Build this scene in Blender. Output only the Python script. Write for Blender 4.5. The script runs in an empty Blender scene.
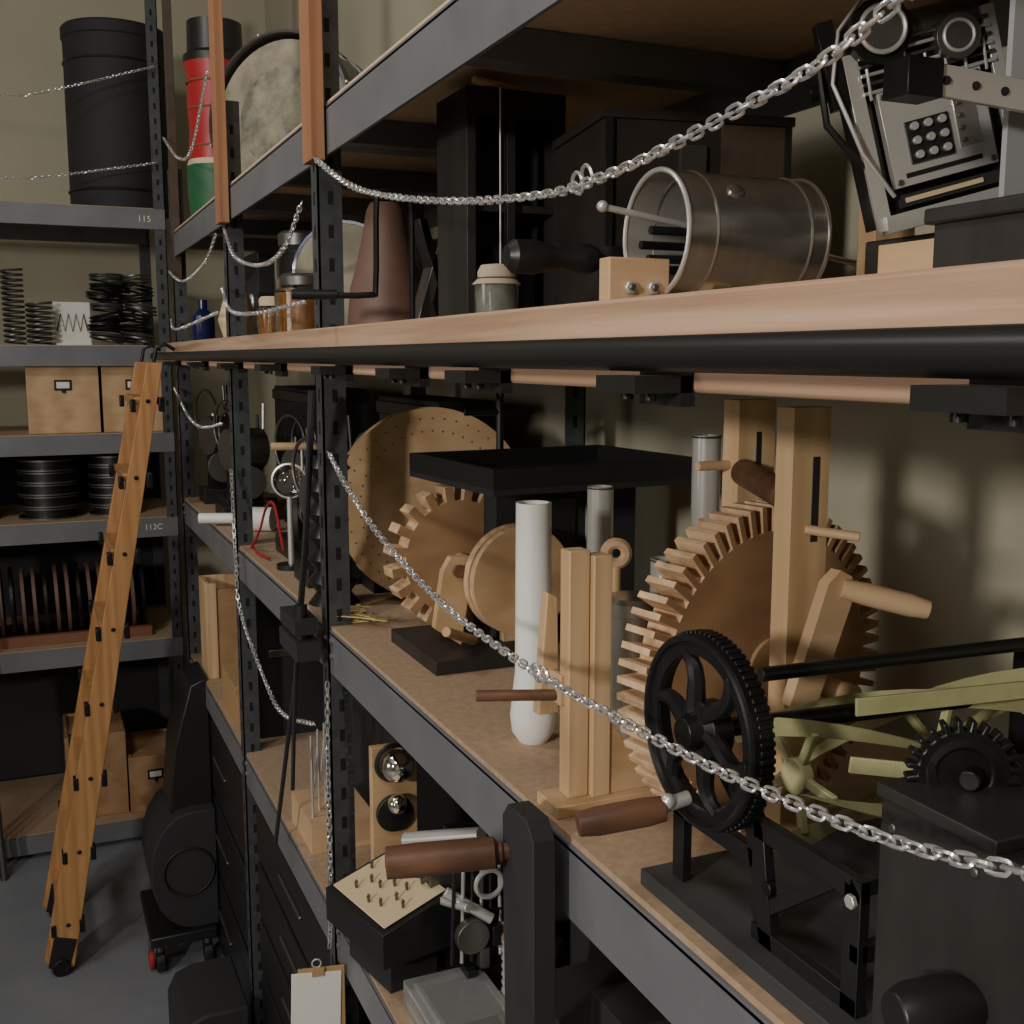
import bpy, bmesh, math, random
from mathutils import Vector, Matrix, Quaternion
random.seed(7)
PI=math.pi
# ---------------------------------------------------------------- materials
MATS={}
def mat(name,col,rough=.6,metal=0.,kind=None,col2=None,scale=30,stretch=(1,1,1),bump=.0,trans=0.,alpha=1.,spec=None):
    if name in MATS: return MATS[name]
    m=bpy.data.materials.new(name); m.use_nodes=True
    nt=m.node_tree; b=nt.nodes["Principled BSDF"]
    b.inputs["Base Color"].default_value=(*col,1); b.inputs["Roughness"].default_value=rough
    b.inputs["Metallic"].default_value=metal
    if trans: b.inputs["Transmission Weight"].default_value=trans; b.inputs["IOR"].default_value=1.45
    if spec is not None: b.inputs["Specular IOR Level"].default_value=spec
    if kind:
        tc=nt.nodes.new("ShaderNodeTexCoord"); mp=nt.nodes.new("ShaderNodeMapping")
        mp.inputs["Scale"].default_value=stretch
        nt.links.new(tc.outputs["Object"],mp.inputs["Vector"])
        n=nt.nodes.new("ShaderNodeTexNoise"); n.inputs["Scale"].default_value=scale; n.inputs["Detail"].default_value=6
        n.inputs["Roughness"].default_value=.65
        nt.links.new(mp.outputs[0],n.inputs["Vector"])
        src=n.outputs["Fac"]
        if kind=="wood":
            w=nt.nodes.new("ShaderNodeTexWave"); w.inputs["Scale"].default_value=scale*.35; w.inputs["Distortion"].default_value=6
            w.inputs["Detail"].default_value=3; w.inputs["Detail Scale"].default_value=1.5
            nt.links.new(mp.outputs[0],w.inputs["Vector"])
            mx=nt.nodes.new("ShaderNodeMath"); mx.operation='MULTIPLY_ADD'; mx.inputs[1].default_value=.25
            nt.links.new(w.outputs["Fac"],mx.inputs[0])
            sc=nt.nodes.new("ShaderNodeMath"); sc.operation='MULTIPLY'; sc.inputs[1].default_value=.8
            nt.links.new(n.outputs["Fac"],sc.inputs[0]); nt.links.new(sc.outputs[0],mx.inputs[2])
            src=mx.outputs[0]
        r=nt.nodes.new("ShaderNodeValToRGB")
        r.color_ramp.elements[0].position=.3; r.color_ramp.elements[1].position=.7
        r.color_ramp.elements[0].color=(*(col2 or tuple(c*.6 for c in col)),1); r.color_ramp.elements[1].color=(*col,1)
        nt.links.new(src,r.inputs["Fac"]); nt.links.new(r.outputs[0],b.inputs["Base Color"])
        if bump:
            bp=nt.nodes.new("ShaderNodeBump"); bp.inputs["Strength"].default_value=bump; bp.inputs["Distance"].default_value=.002
            nt.links.new(src,bp.inputs["Height"]); nt.links.new(bp.outputs[0],b.inputs["Normal"])
    MATS[name]=m; return m
WALL=mat("wall_paint",(.45,.43,.33),.85,kind="noise",col2=(.41,.39,.295),scale=3,bump=.05)
FLOOR=mat("floor_concrete",(.23,.245,.275),.5,kind="noise",col2=(.18,.195,.22),scale=4)
CEIL=mat("ceiling_paint",(.4,.38,.34),.9)
STEEL=mat("grey_steel",(.20,.205,.225),.45,.2,kind="noise",col2=(.155,.16,.18),scale=8)
POST=mat("post_steel",(.10,.107,.12),.45,.3,kind="noise",col2=(.06,.066,.075),scale=40)
HOLE=mat("hole_black",(.006,.006,.006),.8)
PB=mat("particle_board",(.47,.335,.22),.75,kind="noise",col2=(.33,.232,.147),scale=90,bump=.08)
PB_LIT=mat("particle_board_bounce_lit",(.74,.54,.36),.8,kind="noise",col2=(.60,.43,.28),scale=60)  # board colour lightened to stand in for light bounced up from below
OAK=mat("oak",(.60,.41,.285),.5,kind="wood",col2=(.38,.23,.15),scale=55,stretch=(1.2,.04,1.6),bump=.15)
PINEZ=mat("pine_vertical",(.66,.47,.28),.55,kind="wood",col2=(.49,.32,.165),scale=30,stretch=(1,1,.08))
PINEX=mat("pine_horizontal",(.68,.48,.30),.55,kind="wood",col2=(.52,.34,.19),scale=30,stretch=(.1,.1,1))
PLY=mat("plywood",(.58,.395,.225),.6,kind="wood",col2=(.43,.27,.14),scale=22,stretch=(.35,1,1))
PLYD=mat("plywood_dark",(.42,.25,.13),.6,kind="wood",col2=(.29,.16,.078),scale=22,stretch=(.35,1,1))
EDGE=mat("ply_edge",(.70,.50,.32),.6,kind="wood",col2=(.46,.29,.165),scale=60,stretch=(1,1,1))
LADW=mat("ladder_wood",(.50,.27,.11),.45,kind="wood",col2=(.36,.175,.065),scale=30,stretch=(1,1,.08))
CLEAT=mat("cleat_wood",(.38,.185,.095),.6,kind="wood",col2=(.28,.12,.06),scale=30,stretch=(1,1,.06))
BROWN=mat("brown_handle_wood",(.17,.08,.045),.45,kind="wood",col2=(.07,.032,.018),scale=40,stretch=(.15,1,1))
DKWOOD=mat("dark_stained_wood",(.035,.032,.031),.5,kind="noise",col2=(.015,.014,.014),scale=12,stretch=(1,1,.25),bump=.2)
TRUNKF=mat("trunk_front",(.038,.03,.026),.45,kind="noise",col2=(.018,.015,.014),scale=10)
TRUNKB=mat("trunk_brown",(.10,.065,.046),.6,kind="noise",col2=(.05,.033,.025),scale=14)
BLK=mat("black_paint",(.014,.014,.015),.4)
BLKM=mat("black_cast_iron",(.017,.0175,.019),.33,.3,kind="noise",col2=(.01,.01,.011),scale=60,bump=.1)
BLKP=mat("matte_black",(.022,.022,.025),.75)
PLANK=mat("painted_plank",(.065,.065,.068),.6,kind="wood",col2=(.03,.03,.033),scale=20,stretch=(1,.1,1),bump=.2)
CHROME=mat("chain_zinc",(.86,.86,.88),.28,.85)
POLISH=mat("polished_chrome",(.85,.85,.85),.08,1.)
TIN=mat("tin_metal",(.74,.72,.68),.24,.86,kind="noise",col2=(.40,.37,.33),scale=12,stretch=(1,.35,.35),bump=.35)
TINI=mat("tin_inner",(.45,.43,.40),.5,.4)
ALU=mat("aluminium",(.70,.70,.69),.32,.6)
DKMET=mat("dark_metal",(.16,.155,.15),.4,.8)
WHITE=mat("white_plastic",(.82,.82,.8),.4)
TUBE=mat("grey_tube_plastic",(.50,.50,.48),.25,.3)
PAPER=mat("paper",(.75,.74,.7),.8)
GREYS=mat("grey_sheet",(.42,.44,.47),.6)
GREEN=mat("mower_green",(.56,.55,.30),.5,kind="noise",col2=(.42,.41,.20),scale=25)
RED=mat("red_enamel",(.38,.02,.025),.4)
GRN=mat("green_band",(.02,.12,.05),.5)
BLUE=mat("blue_glass",(.012,.015,.08),.2)
AMBER=mat("amber_contents",(.42,.17,.03),.4,kind="noise",col2=(.2,.07,.01),scale=60)
GLASS=mat("clear_glass",(.95,.97,.95),.05,trans=1.)
ACRY=mat("acrylic",(.75,.78,.78),.15,trans=.75)
CREAM=mat("cream_panel",(.66,.53,.33),.6)
CLOTH=mat("cloth_lid",(.45,.38,.28),.9)
CERAM=mat("brown_leather",(.18,.10,.075),.55,kind="noise",col2=(.12,.065,.05),scale=10)
SKIN=mat("drum_head",(.42,.38,.28),.6,kind="noise",col2=(.16,.14,.10),scale=9)
PAINTED=mat("drum_painting",(.40,.36,.27),.6,kind="noise",col2=(.07,.08,.06),scale=16)
GREYC=mat("jar_grey_contents",(.3,.3,.28),.7,kind="noise",scale=60)
REDW=mat("redwood",(.22,.09,.05),.6)
CARD=mat("cardboard",(.4,.25,.12),.8)
WICK=mat("straw",(.6,.5,.2),.7)

# ---------------------------------------------------------------- builder
class B:
    def __init__(s,name,M=None,bevel=0.):
        s.name=name; s.bm=bmesh.new(); s.mats=[]; s.M=M or Matrix.Identity(4); s.bev=bevel; s.kids=[]
    def mi(s,m):
        if m not in s.mats: s.mats.append(m)
        return s.mats.index(m)
    def v(s,p): return s.bm.verts.new(s.M@Vector(p))
    def f(s,vs,m):
        try:
            f=s.bm.faces.new(vs); f.material_index=s.mi(m); return f
        except ValueError: pass
    def box(s,lo,hi,m,R=None,piv=None):
        x0,y0,z0=lo;x1,y1,z1=hi
        P=[(x0,y0,z0),(x1,y0,z0),(x1,y1,z0),(x0,y1,z0),(x0,y0,z1),(x1,y0,z1),(x1,y1,z1),(x0,y1,z1)]
        if R is not None:
            c=Vector(piv) if piv else Vector(((x0+x1)/2,(y0+y1)/2,(z0+z1)/2))
            P=[c+R@(Vector(p)-c) for p in P]
        V=[s.v(p) for p in P]
        for q in ((0,3,2,1),(4,5,6,7),(0,1,5,4),(1,2,6,5),(2,3,7,6),(3,0,4,7)): s.f([V[i] for i in q],m)
    def prism(s,pts,d,m,m2=None):
        d=Vector(d); A=[s.v(p) for p in pts]; C=[s.v(Vector(p)+d) for p in pts]
        s.f(A[::-1],m); s.f(C,m)
        n=len(pts)
        for i in range(n): s.f([A[i],A[(i+1)%n],C[(i+1)%n],C[i]],m2 or m)
    def frame(s,ax):
        ax=Vector(ax).normalized()
        u=ax.cross(Vector((0,0,1)));
        if u.length<1e-3: u=Vector((1,0,0))
        u.normalize(); w=ax.cross(u).normalized()
        return u,w,ax
    def lathe(s,prof,p0,ax,m,seg=32,cap=True):
        u,w,a=s.frame(ax); p0=Vector(p0); rings=[]
        for pr in prof:
            r,h=pr[0],pr[1]
            rings.append([s.v(p0+a*h+(u*math.cos(2*PI*i/seg)+w*math.sin(2*PI*i/seg))*r) for i in range(seg)] if r>1e-6 else [s.v(p0+a*h)])
        for k in range(len(rings)-1):
            A,C=rings[k],rings[k+1]; mm=prof[k][2] if len(prof[k])>2 else m
            for i in range(seg):
                j=(i+1)%seg
                if len(A)==1 and len(C)==1: continue
                if len(A)==1: s.f([A[0],C[j],C[i]],mm)
                elif len(C)==1: s.f([A[i],A[j],C[0]],mm)
                else: s.f([A[i],A[j],C[j],C[i]],mm)
        if cap:
            if len(rings[0])>1: s.f(rings[0][::-1],prof[0][2] if len(prof[0])>2 else m)
            if len(rings[-1])>1: s.f(rings[-1],prof[-1][2] if len(prof[-1])>2 else m)
    def cyl(s,p0,p1,r,m,r1=None,seg=20):
        d=Vector(p1)-Vector(p0); s.lathe([(r,0),(r if r1 is None else r1,d.length)],p0,d,m,seg)
    def pipe(s,p0,p1,r,t,m,seg=32,inner=None):
        d=Vector(p1)-Vector(p0); L=d.length
        s.lathe([(r-t,0),(r,0),(r,L),(r-t,L,inner or m),(r-t,0,inner or m)],p0,d,m,seg,cap=False)
    def sph(s,c,r,m,seg=16,sc=(1,1,1)):
        n=seg//2; prof=[(r*math.sin(PI*i/n),-r*math.cos(PI*i/n)*sc[2]) for i in range(n+1)]
        s.lathe(prof,c,(0,0,1),m,seg,cap=False)
    def sweep(s,path,r,m,seg=6,closed=False,flat=1.):
        P=[Vector(p) for p in path]; n=len(P); rings=[]
        prev=None
        for i in range(n):
            if closed: t=(P[(i+1)%n]-P[i-1]).normalized()
            else: t=(P[min(i+1,n-1)]-P[max(i-1,0)]).normalized()
            if prev is None:
                u=t.cross(Vector((0,0,1)))
                if u.length<.05: u=t.cross(Vector((1,0,0)))
            else: u=prev-t*prev.dot(t)
            u.normalize(); prev=u; w=t.cross(u)
            rr=r[i] if isinstance(r,(list,tuple)) else r
            rings.append([s.v(P[i]+(u*math.cos(2*PI*k/seg)*flat+w*math.sin(2*PI*k/seg))*rr) for k in range(seg)])
        for i in range(n if closed else n-1):
            A=rings[i];C=rings[(i+1)%n]
            for k in range(seg): s.f([A[k],A[(k+1)%seg],C[(k+1)%seg],C[k]],m)
        if not closed: s.f(rings[0][::-1],m); s.f(rings[-1],m)
    def torus(s,c,ax,R,r,m,seg=32,ms=8):
        u,w,a=s.frame(ax); c=Vector(c)
        s.sweep([c+(u*math.cos(2*PI*i/seg)+w*math.sin(2*PI*i/seg))*R for i in range(seg)],r,m,ms,closed=True)
    def disc(s,c,ax,r,t,m,edge=None,seg=64,hole=0):
        c=Vector(c); a=Vector(ax).normalized()
        s.lathe([(0,-t/2,m),(r,-t/2,edge or m),(r,t/2,m),(0,t/2)],c,a,m,seg,cap=False)
    def gear(s,c,ax,r,rt,n,t,m,edge=None,duty=.55,rot=0):
        u,w,a=s.frame(ax); c=Vector(c); pts=[]
        for i in range(n):
            a0=2*PI*(i+rot)/n; da=2*PI/n
            for fr,rr in ((0,r),(.5-duty/2,r),(.5-duty/2*.8,rt),(.5+duty/2*.8,rt),(.5+duty/2,r)):
                an=a0+da*fr; pts.append(c-a*t/2+(u*math.cos(an)+w*math.sin(an))*rr)
        s.prism(pts,a*t,m,edge or m)
    def bar(s,p0,p1,w,t,m,up=(0,0,1)):
        p0=Vector(p0);p1=Vector(p1); a=(p1-p0).normalized(); n=a.cross(Vector(up)).normalized(); q=n.cross(a).normalized()
        pts=[p0+q*w/2-n*t/2,p1+q*w/2-n*t/2,p1-q*w/2-n*t/2,p0-q*w/2-n*t/2]
        s.prism(pts,n*t,m)
    def done(s,sharp=35):
        bmesh.ops.remove_doubles(s.bm,verts=s.bm.verts,dist=1e-6)
        bmesh.ops.recalc_face_normals(s.bm,faces=s.bm.faces)
        vs=s.bm.verts
        lo=Vector((min(v.co[i] for v in vs) for i in range(3))); hi=Vector((max(v.co[i] for v in vs) for i in range(3)))
        c=(lo+hi)/2; c.z=lo.z
        bmesh.ops.translate(s.bm,verts=s.bm.verts,vec=-c)
        me=bpy.data.meshes.new(s.name); s.bm.to_mesh(me); s.bm.free()
        for m in s.mats: me.materials.append(m)
        me.polygons.foreach_set("use_smooth",[True]*len(me.polygons))
        me.set_sharp_from_angle(angle=math.radians(sharp))
        o=bpy.data.objects.new(s.name,me); o.location=c
        bpy.context.scene.collection.objects.link(o)
        if s.bev:
            b=o.modifiers.new("bevel","BEVEL"); b.width=s.bev; b.segments=2; b.limit_method='ANGLE'; b.angle_limit=math.radians(50); b.harden_normals=False
        bpy.context.view_layer.update()
        for k in s.kids:
            k.parent=o; k.matrix_parent_inverse=o.matrix_world.inverted()
        return o
def Rz(d): return Matrix.Rotation(math.radians(d),3,'Z')
def Rx(d): return Matrix.Rotation(math.radians(d),3,'X')
def Ry(d): return Matrix.Rotation(math.radians(d),3,'Y')
def TM(loc,*R,sc=1.):
    M=Matrix.Identity(3)
    for r in R: M=M@r
    return Matrix.Translation(loc)@M.to_4x4()@Matrix.Scale(sc,4)
def crom(P,n):
    P=[Vector(p) for p in P]; Q=[P[0]*2-P[1]]+P+[P[-1]*2-P[-2]]; out=[]
    for i in range(1,len(Q)-2):
        for k in range(n):
            t=k/n; a,b,c,d=Q[i-1],Q[i],Q[i+1],Q[i+2]
            out.append(.5*((2*b)+(-a+c)*t+(2*a-5*b+4*c-d)*t*t+(-a+3*b-3*c+d)*t**3))
    out.append(P[-1]); return out
def chain(name,pts,pitch=.0105,wr=.0012,m=CHROME,ends=None):
    b=B(name); path=crom(pts,24); d=[0]
    for i in range(1,len(path)): d.append(d[-1]+(path[i]-path[i-1]).length)
    n=int(d[-1]/pitch); k=0
    for j in range(n):
        t=(j+.5)*pitch
        while d[k+1]<t: k+=1
        fr=(t-d[k])/max(1e-9,d[k+1]-d[k]); p=path[k].lerp(path[k+1],fr); a=(path[k+1]-path[k]).normalized()
        u,w,_=b.frame(a)
        an=math.radians(45 if j%2 else -45)+.35*math.sin(j*.37)
        side=u*math.cos(an)+w*math.sin(an)
        L=pitch*.36; R=pitch*.33; lp=[]
        for q in range(12):
            aa=2*PI*q/12; ca=math.cos(aa)
            lp.append(p+a*(ca*R+(L if ca>0.01 else -L if ca<-.01 else 0))+side*math.sin(aa)*R)
        b.sweep(lp,wr,m,5,closed=True)
    if ends:
        for e in ends: b.torus(e,(1,0,.2),.008,.0015,m,12,5)
    return b
def text(s,body,size,loc,rot,m,par):
    cu=bpy.data.curves.new(s,"FONT"); cu.body=body; cu.size=size; cu.extrude=.0003; cu.align_x='CENTER'; cu.align_y='CENTER'; cu.materials.append(m)
    o=bpy.data.objects.new(s,cu); o.location=loc; o.rotation_euler=rot; bpy.context.scene.collection.objects.link(o); par.kids.append(o)

# ---------------------------------------------------------------- room
def slab(name,lo,hi,m):
    b=B(name); b.box(lo,hi,m); return b.done()
slab("floor",(-3.5,-2.5,-.1),(.98,4.75,0),FLOOR)
slab("ceiling",(-3.5,-2.5,3.5),(.98,4.75,3.6),CEIL)
slab("wall_right",(.98,-2.6,0),(1.08,4.85,3.5),WALL)
slab("wall_far",(-3.5,4.75,0),(.98,4.85,3.5),WALL)
slab("wall_left",(-3.6,-2.6,0),(-3.5,4.85,3.5),WALL)
slab("wall_back",(-3.5,-2.6,0),(.98,-2.5,3.5),WALL)

# ---------------------------------------------------------------- right shelving
XF=.42; XB=.88
b=B("steel_shelving_unit")
YE=3.47
PY=[.10,1.69,2.52,YE]
def post(b,x,y,z0,z1,sx=1,sy=1,m=POST):
    b.box((min(x,x+sx*.038),min(y,y+sy*.003),z0),(max(x,x+sx*.038),max(y,y+sy*.003),z1),m)
    b.box((min(x,x+sx*.003),min(y,y+sy*.038),z0),(max(x,x+sx*.003),max(y,y+sy*.038),z1),m)
    z=z0+.03
    while z<z1-.02:
        yy=y+sy*.02; b.box((x-.0006*sx if sx>0 else x,yy-.004,z),(x+.0002 if sx>0 else x+.0006,yy+.004,z+.02),HOLE)
        xx=x+sx*.02; b.box((xx-.004,y-.0006,z),(xx+.004,y+.0002,z+.02),HOLE)
        z+=.05
for y in PY:
    post(b,XF,y,0,2.3); post(b,XB,y,0,2.3,-1,1)
LV=[2.12,1.785,1.323,.83]
for z in LV:
    hb=.052 if z==1.785 else .076
    for i in range(3):
        y0,y1=PY[i]+.0385,PY[i+1]-.0005
        zz=z
        b.box((XF+.003,PY[i]+.003,zz-hb),(XF+.008,y1+.003,zz-.006),STEEL)
        b.box((XF+.003,PY[i]+.003,zz-.012),(XF+.03,y1+.003,zz-.009),STEEL)
        b.box((XB-.008,PY[i]+.003,zz-hb),(XB-.004,y1+.003,zz-.012),STEEL)
        b.box((XF+.006,PY[i]+.006,zz-.012),(XB-.006,PY[i+1]-.001,zz),PB if z<2 else PB_LIT)
        nc=3 if i==0 else 2
        for k in range(nc+1):
            yc=y0+(y1-y0)*k/nc
            b.box((XF+.009,yc-.018,zz-.05),(XB-.009,yc+.018,zz-.013),STEEL)
        for yy in (PY[i]+.02,y1-.015):
            for dz in (.02,.045): b.cyl((XF+.003,yy,zz-dz),(XF-.001 if z!=1.785 else XF,yy,zz-dz),.005,STEEL,seg=10)
b.done()
c=B("drawer_cabinet",bevel=.003)
c.box((.44,1.75,.0),(.86,2.48,.75),BLKP)
for k in range(5): c.box((.432,1.77,.04+k*.14),(.44,2.46,.165+k*.14),BLK); c.cyl((.43,2.0,.11+k*.14),(.43,2.2,.11+k*.14),.004,DKMET)
c.done()
c=B("drawer_cabinet.001",bevel=.003)
c.box((.44,2.58,.0),(.86,3.42,.75),BLKP)
for k in range(3): c.box((.432,2.60,.04+k*.235),(.44,3.40,.25+k*.235),BLK); c.cyl((.43,2.9,.15+k*.235),(.43,3.1,.15+k*.235),.004,DKMET)
c.done()
c=B("black_storage_crate",bevel=.003)
c.box((.45,.9,.0),(.86,1.6,.55),BLKP); c.box((.44,.89,.5),(.87,1.61,.57),BLK); c.done()

for i,(y,zb) in enumerate(((1.635,2.035),(2.46,2.035))):
    c=B("wooden_cleat",bevel=.001); c.box((XF-.022,y-.002,zb),(XF-.001,y+.052,3.0),CLEAT); c.done()
c=B("wooden_cleat",bevel=.001); c.box((XF-.001,YE-.03,1.98),(XF+.022,YE-.002,3.0),TRUNKB); c.done()

c=B("oak_ledge_board",bevel=.003); c.box((XF-.024,-.1,1.727),(XF-.002,YE+.05,1.792),OAK); c.done()
c=B("ladder_rail")
c.cyl((.362,-.1,1.752),(.362,YE+.08,1.752),.0112,BLK,seg=24)
c.sph((.362,YE+.08,1.752),.0112,BLK)
for y in (.345,.635,.93,1.15,1.45,1.85,2.25,2.7,3.2):
    w=.026
    c.prism([(.352,y-w,1.727),(.352,y+w,1.727),(.352,y+w,1.738),(.352,y-w,1.738)],(.043,0,0),BLK)
    c.box((.386,y-w,1.718),(.397,y+w,1.745),BLK)
    c.cyl((.37,y-.015,1.7265),(.37,y-.015,1.722),.004,BLKM); c.cyl((.37,y+.015,1.7265),(.37,y+.015,1.722),.004,BLKM)
c.done()

# ---------------------------------------------------------------- ladder
c=B("rolling_library_ladder",bevel=.002)
LY=3.20
for y in (LY,LY+.35):
    c.prism([(.350,y,1.735),(.308,y,1.735),(-.043,y,.05),(-.005,y,.0),(.035,y,.02)],(0,.03,0),LADW)
    c.prism([(.015,y-.004,.0),(-.035,y-.004,.03),(-.015,y-.004,.12),(.045,y-.004,.10)],(0,.038,0),BLK)
    c.cyl((.0,y-.012,.025),(.0,y+.04,.025),.025,BLKM)
    c.sweep([(.32,y+.015,1.70),(.335,y+.015,1.775),(.36,y+.015,1.785),(.385,y+.015,1.77)],.006,BLK)
for k in range(8):
    t=(k+.7)/8.2; z=1.735*t; x=-.005+.33*t
    c.box((x-.032,LY+.03,z-.01),(x+.035,LY+.35,z+.01),LADW)
    for y in (LY-.004,LY+.376):
        c.box((x-.045,y,z-.03),(x-.032,y+.034,z+.005),BLKM); c.box((x+.03,y,z-.03),(x+.045,y+.034,z+.01),BLKM)
        c.cyl((x,y+.004,z),(x,y-.002,z),.006,BLKM,seg=10)
c.done()

# ---------------------------------------------------------------- far shelving
YF=4.03; XR=.47; DX=.025
b=B("steel_shelving_unit.001")
for x in (XR,-1.2): 
    post(b,x,YF,0,3.0,-1,1); post(b,x,4.6,0,3.0,-1,-1)
FL=[2.253,1.79,1.49,1.19,.75,.09]
for z in FL:
    b.box((-1.195,YF-.002,z-.07),(XR-.002,YF+.003,z-.004),STEEL)
    b.box((-1.195,YF-.0025,z-.006),(XR-.002,YF+.02,z-.003),STEEL)
    b.box((-1.19,YF+.004,z-.015),(XR-.005,4.6,z),PB)
    b.box((-1.19,4.59,z-.07),(XR-.005,4.6,z-.015),STEEL)
b.box((-1.19,4.60,.1),(XR-.005,4.605,1.48),BLKP)  # added black sheet, darkens the background behind the lower shelves
text("shelf_tag_text","115",.03,(.40,YF-.0035,2.215),(PI/2,0,0),PAPER,b)
text("shelf_tag_text","112C",.028,(.385,YF-.0035,1.155),(PI/2,0,0),PAPER,b)
b.done()
c=B("black_fibre_drum")
c.lathe([(.17,0),(.172,.01),(.172,.575),(.177,.58),(.177,.612),(.17,.62),(0,.62)],(.350,4.25,2.253),(0,0,1),BLKP,48)
c.torus((.350,4.25,2.32),(0,0,1),.173,.005,BLK,48); c.torus((.350,4.25,2.75),(0,0,1),.173,.004,BLK,48)
c.done()
def cardbox(name,x0,x1,z0,z1,y0,m=PLY):
    x0+=DX; x1+=DX
    c=B(name,bevel=.002)
    t=.012
    c.box((x0,y0,z0),(x1,y0+t,z1),m); c.box((x0,y0+.3-t,z0),(x1,y0+.3,z1),m)
    c.box((x0,y0+t,z0),(x0+t,y0+.3-t,z1),m); c.box((x1-t,y0+t,z0),(x1,y0+.3-t,z1),m)
    c.box((x0+t,y0+t,z0),(x1-t,y0+.3-t,z0+t),m); c.box((x0+t,y0+t,z1-.02),(x1-t,y0+.3-t,z1-.008),m)
    xm=(x0+x1)/2; zm=z1-.07
    c.box((xm-.028,y0-.003,zm-.018),(xm+.028,y0,zm+.018),BLK); c.box((xm-.021,y0-.0035,zm-.011),(xm+.021,y0-.001,zm+.011),PAPER)
    c.cyl((xm,y0-.012,zm-.02),(xm,y0,zm-.02),.006,BLK)
    c.done()
cardbox("plywood_file_box",-.025,.205,1.491,1.725,4.07)
cardbox("plywood_file_box",.215,.424,1.491,1.725,4.07)
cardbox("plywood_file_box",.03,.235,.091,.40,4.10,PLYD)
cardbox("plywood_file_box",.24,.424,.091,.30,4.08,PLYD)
def spring(b,x,y,z,r,h,n,wr,m):
    N=n*16; b.sweep([(x+r*math.cos(2*PI*i/16),y+r*math.sin(2*PI*i/16),z+wr+h*i/N) for i in range(N+1)],wr,m,6)
for x,r,h,n,wr in ((-.025,.032,.25,14,.0045),(.055,.04,.14,8,.005),(-.12,.04,.2,8,.004)):
    c=B("coil_spring"); spring(c,x,4.16,1.79,r,h,n,wr,DKMET); c.done()
c=B("mounted_zigzag_spring"); c.box((.10,4.20,1.79),(.22,4.21,1.94),PAPER); c.box((.10,4.17,1.79),(.22,4.24,1.797),PAPER)
c.sweep([(.11+.0125*i,4.195,1.90 if i%2 else 1.84) for i in range(9)],.0025,BLK,6); c.done()
c=B("pile_of_black_springs")
for k in range(7):
    for xx,yy in ((.27,4.13),(.375,4.15),(.32,4.27)):
        N=20; r=.052; 
        x=xx+random.uniform(-.012,.012); tilt=random.uniform(-.25,.25)
        c.sweep([(x+r*math.cos(2*PI*i/N),yy+r*math.sin(2*PI*i/N),1.80+k*.034+.012*i/N+tilt*.05*math.cos(2*PI*i/N)+.006) for i in range(2*N)],.0045,BLKM if k%3 else DKMET,6)
c.done()
def reels(name,x,y,z,r,n,dz):
    c=B(name)
    for k in range(n):
        zz=z+k*dz
        c.disc((x,y,zz+.003),(0,0,1),r,.006,BLKM,DKMET,40); c.disc((x,y,zz+dz*.5),(0,0,1),r*.8,dz-.006,BLK,None,32); c.disc((x,y,zz+dz-.006),(0,0,1),r*.97,.005,BLKM,DKMET,40)
    c.done()
reels("stack_of_reels",.055,4.20,1.19,.105,5,.042); reels("stack_of_reels",.275,4.20,1.19,.092,6,.036)
reels("stack_of_reels",-.22,4.20,1.19,.105,5,.042)
c=B("row_of_vertical_plates",bevel=.001)
for k in range(16):
    x=-.2+k*.036
    c.lathe([(0,0),(.125,0),(.125,.012),(0,.012)],(x,4.2,.892),(1,0,.03),CERAM if k%3 else BLKM,32,cap=False)
c.box((-.22,4.09,.75),(.37,4.12,.785),REDW); c.box((-.22,4.28,.75),(.37,4.31,.785),REDW)
c.box((-.22,4.12,.75),(.37,4.28,.765),REDW); c.done()

# ---------------------------------------------------------------- chains
chain("barrier_chain",[(.395,1.60,2.03),(.392,1.40,1.965),(.39,1.20,1.925),(.39,.99,1.895),(.39,.83,1.880),(.39,.76,1.878),(.39,.67,1.882),(.39,.57,1.892),(.39,.49,1.902),(.39,.43,1.918),(.39,.3,1.95),(.39,.12,2.03)],ends=[(.39,.765,1.88),(.39,.75,1.883)]).done()
chain("barrier_chain",[(.405,1.60,1.61),(.392,1.45,1.575),(.39,1.29,1.53),(.39,1.08,1.493),(.39,.92,1.482),(.39,.81,1.480),(.39,.72,1.482),(.39,.58,1.488),(.39,.48,1.497),(.39,.40,1.508),(.39,.33,1.525),(.39,.2,1.56),(.395,.12,1.62)],ends=[(.39,.835,1.48),(.39,.82,1.482)]).done()
chain("barrier_chain",[(.405,2.45,2.02),(.4,2.3,1.95),(.4,2.05,1.915),(.4,1.85,1.925),(.405,1.72,1.99)]).done()
chain("barrier_chain",[(.405,2.5,1.90),(.37,2.2,1.84),(.37,1.95,1.825),(.405,1.72,1.835)]).done()
chain("barrier_chain",[(.405,3.44,2.0),(.4,3.2,1.96),(.4,3.0,1.95),(.4,2.7,1.97),(.405,2.56,2.02)]).done()
chain("barrier_chain",[(.405,3.44,1.86),(.38,3.2,1.83),(.38,3.0,1.825),(.405,2.56,1.85)]).done()
chain("barrier_chain",[(.405,3.44,1.66),(.4,3.1,1.59),(.4,2.85,1.575),(.405,2.56,1.60)]).done()
chain("barrier_chain",[(.41,2.5,1.50),(.4,2.42,1.30),(.4,2.38,1.20),(.4,2.1,1.11),(.4,1.95,1.10),(.405,1.73,1.15)]).done()
chain("barrier_chain",[(.41,1.66,1.24),(.405,1.65,1.1),(.405,1.65,.9),(.40,1.65,.79)]).done()
chain("barrier_chain",[(.405,3.44,2.38),(.4,3.1,2.27),(.4,2.85,2.25),(.395,2.53,2.36)]).done()
chain("barrier_chain",[(-1.19,4.0,2.7),(-.5,3.99,2.59),(-.03,3.99,2.575),(.12,3.99,2.60),(.45,4.0,2.71)]).done()
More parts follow.
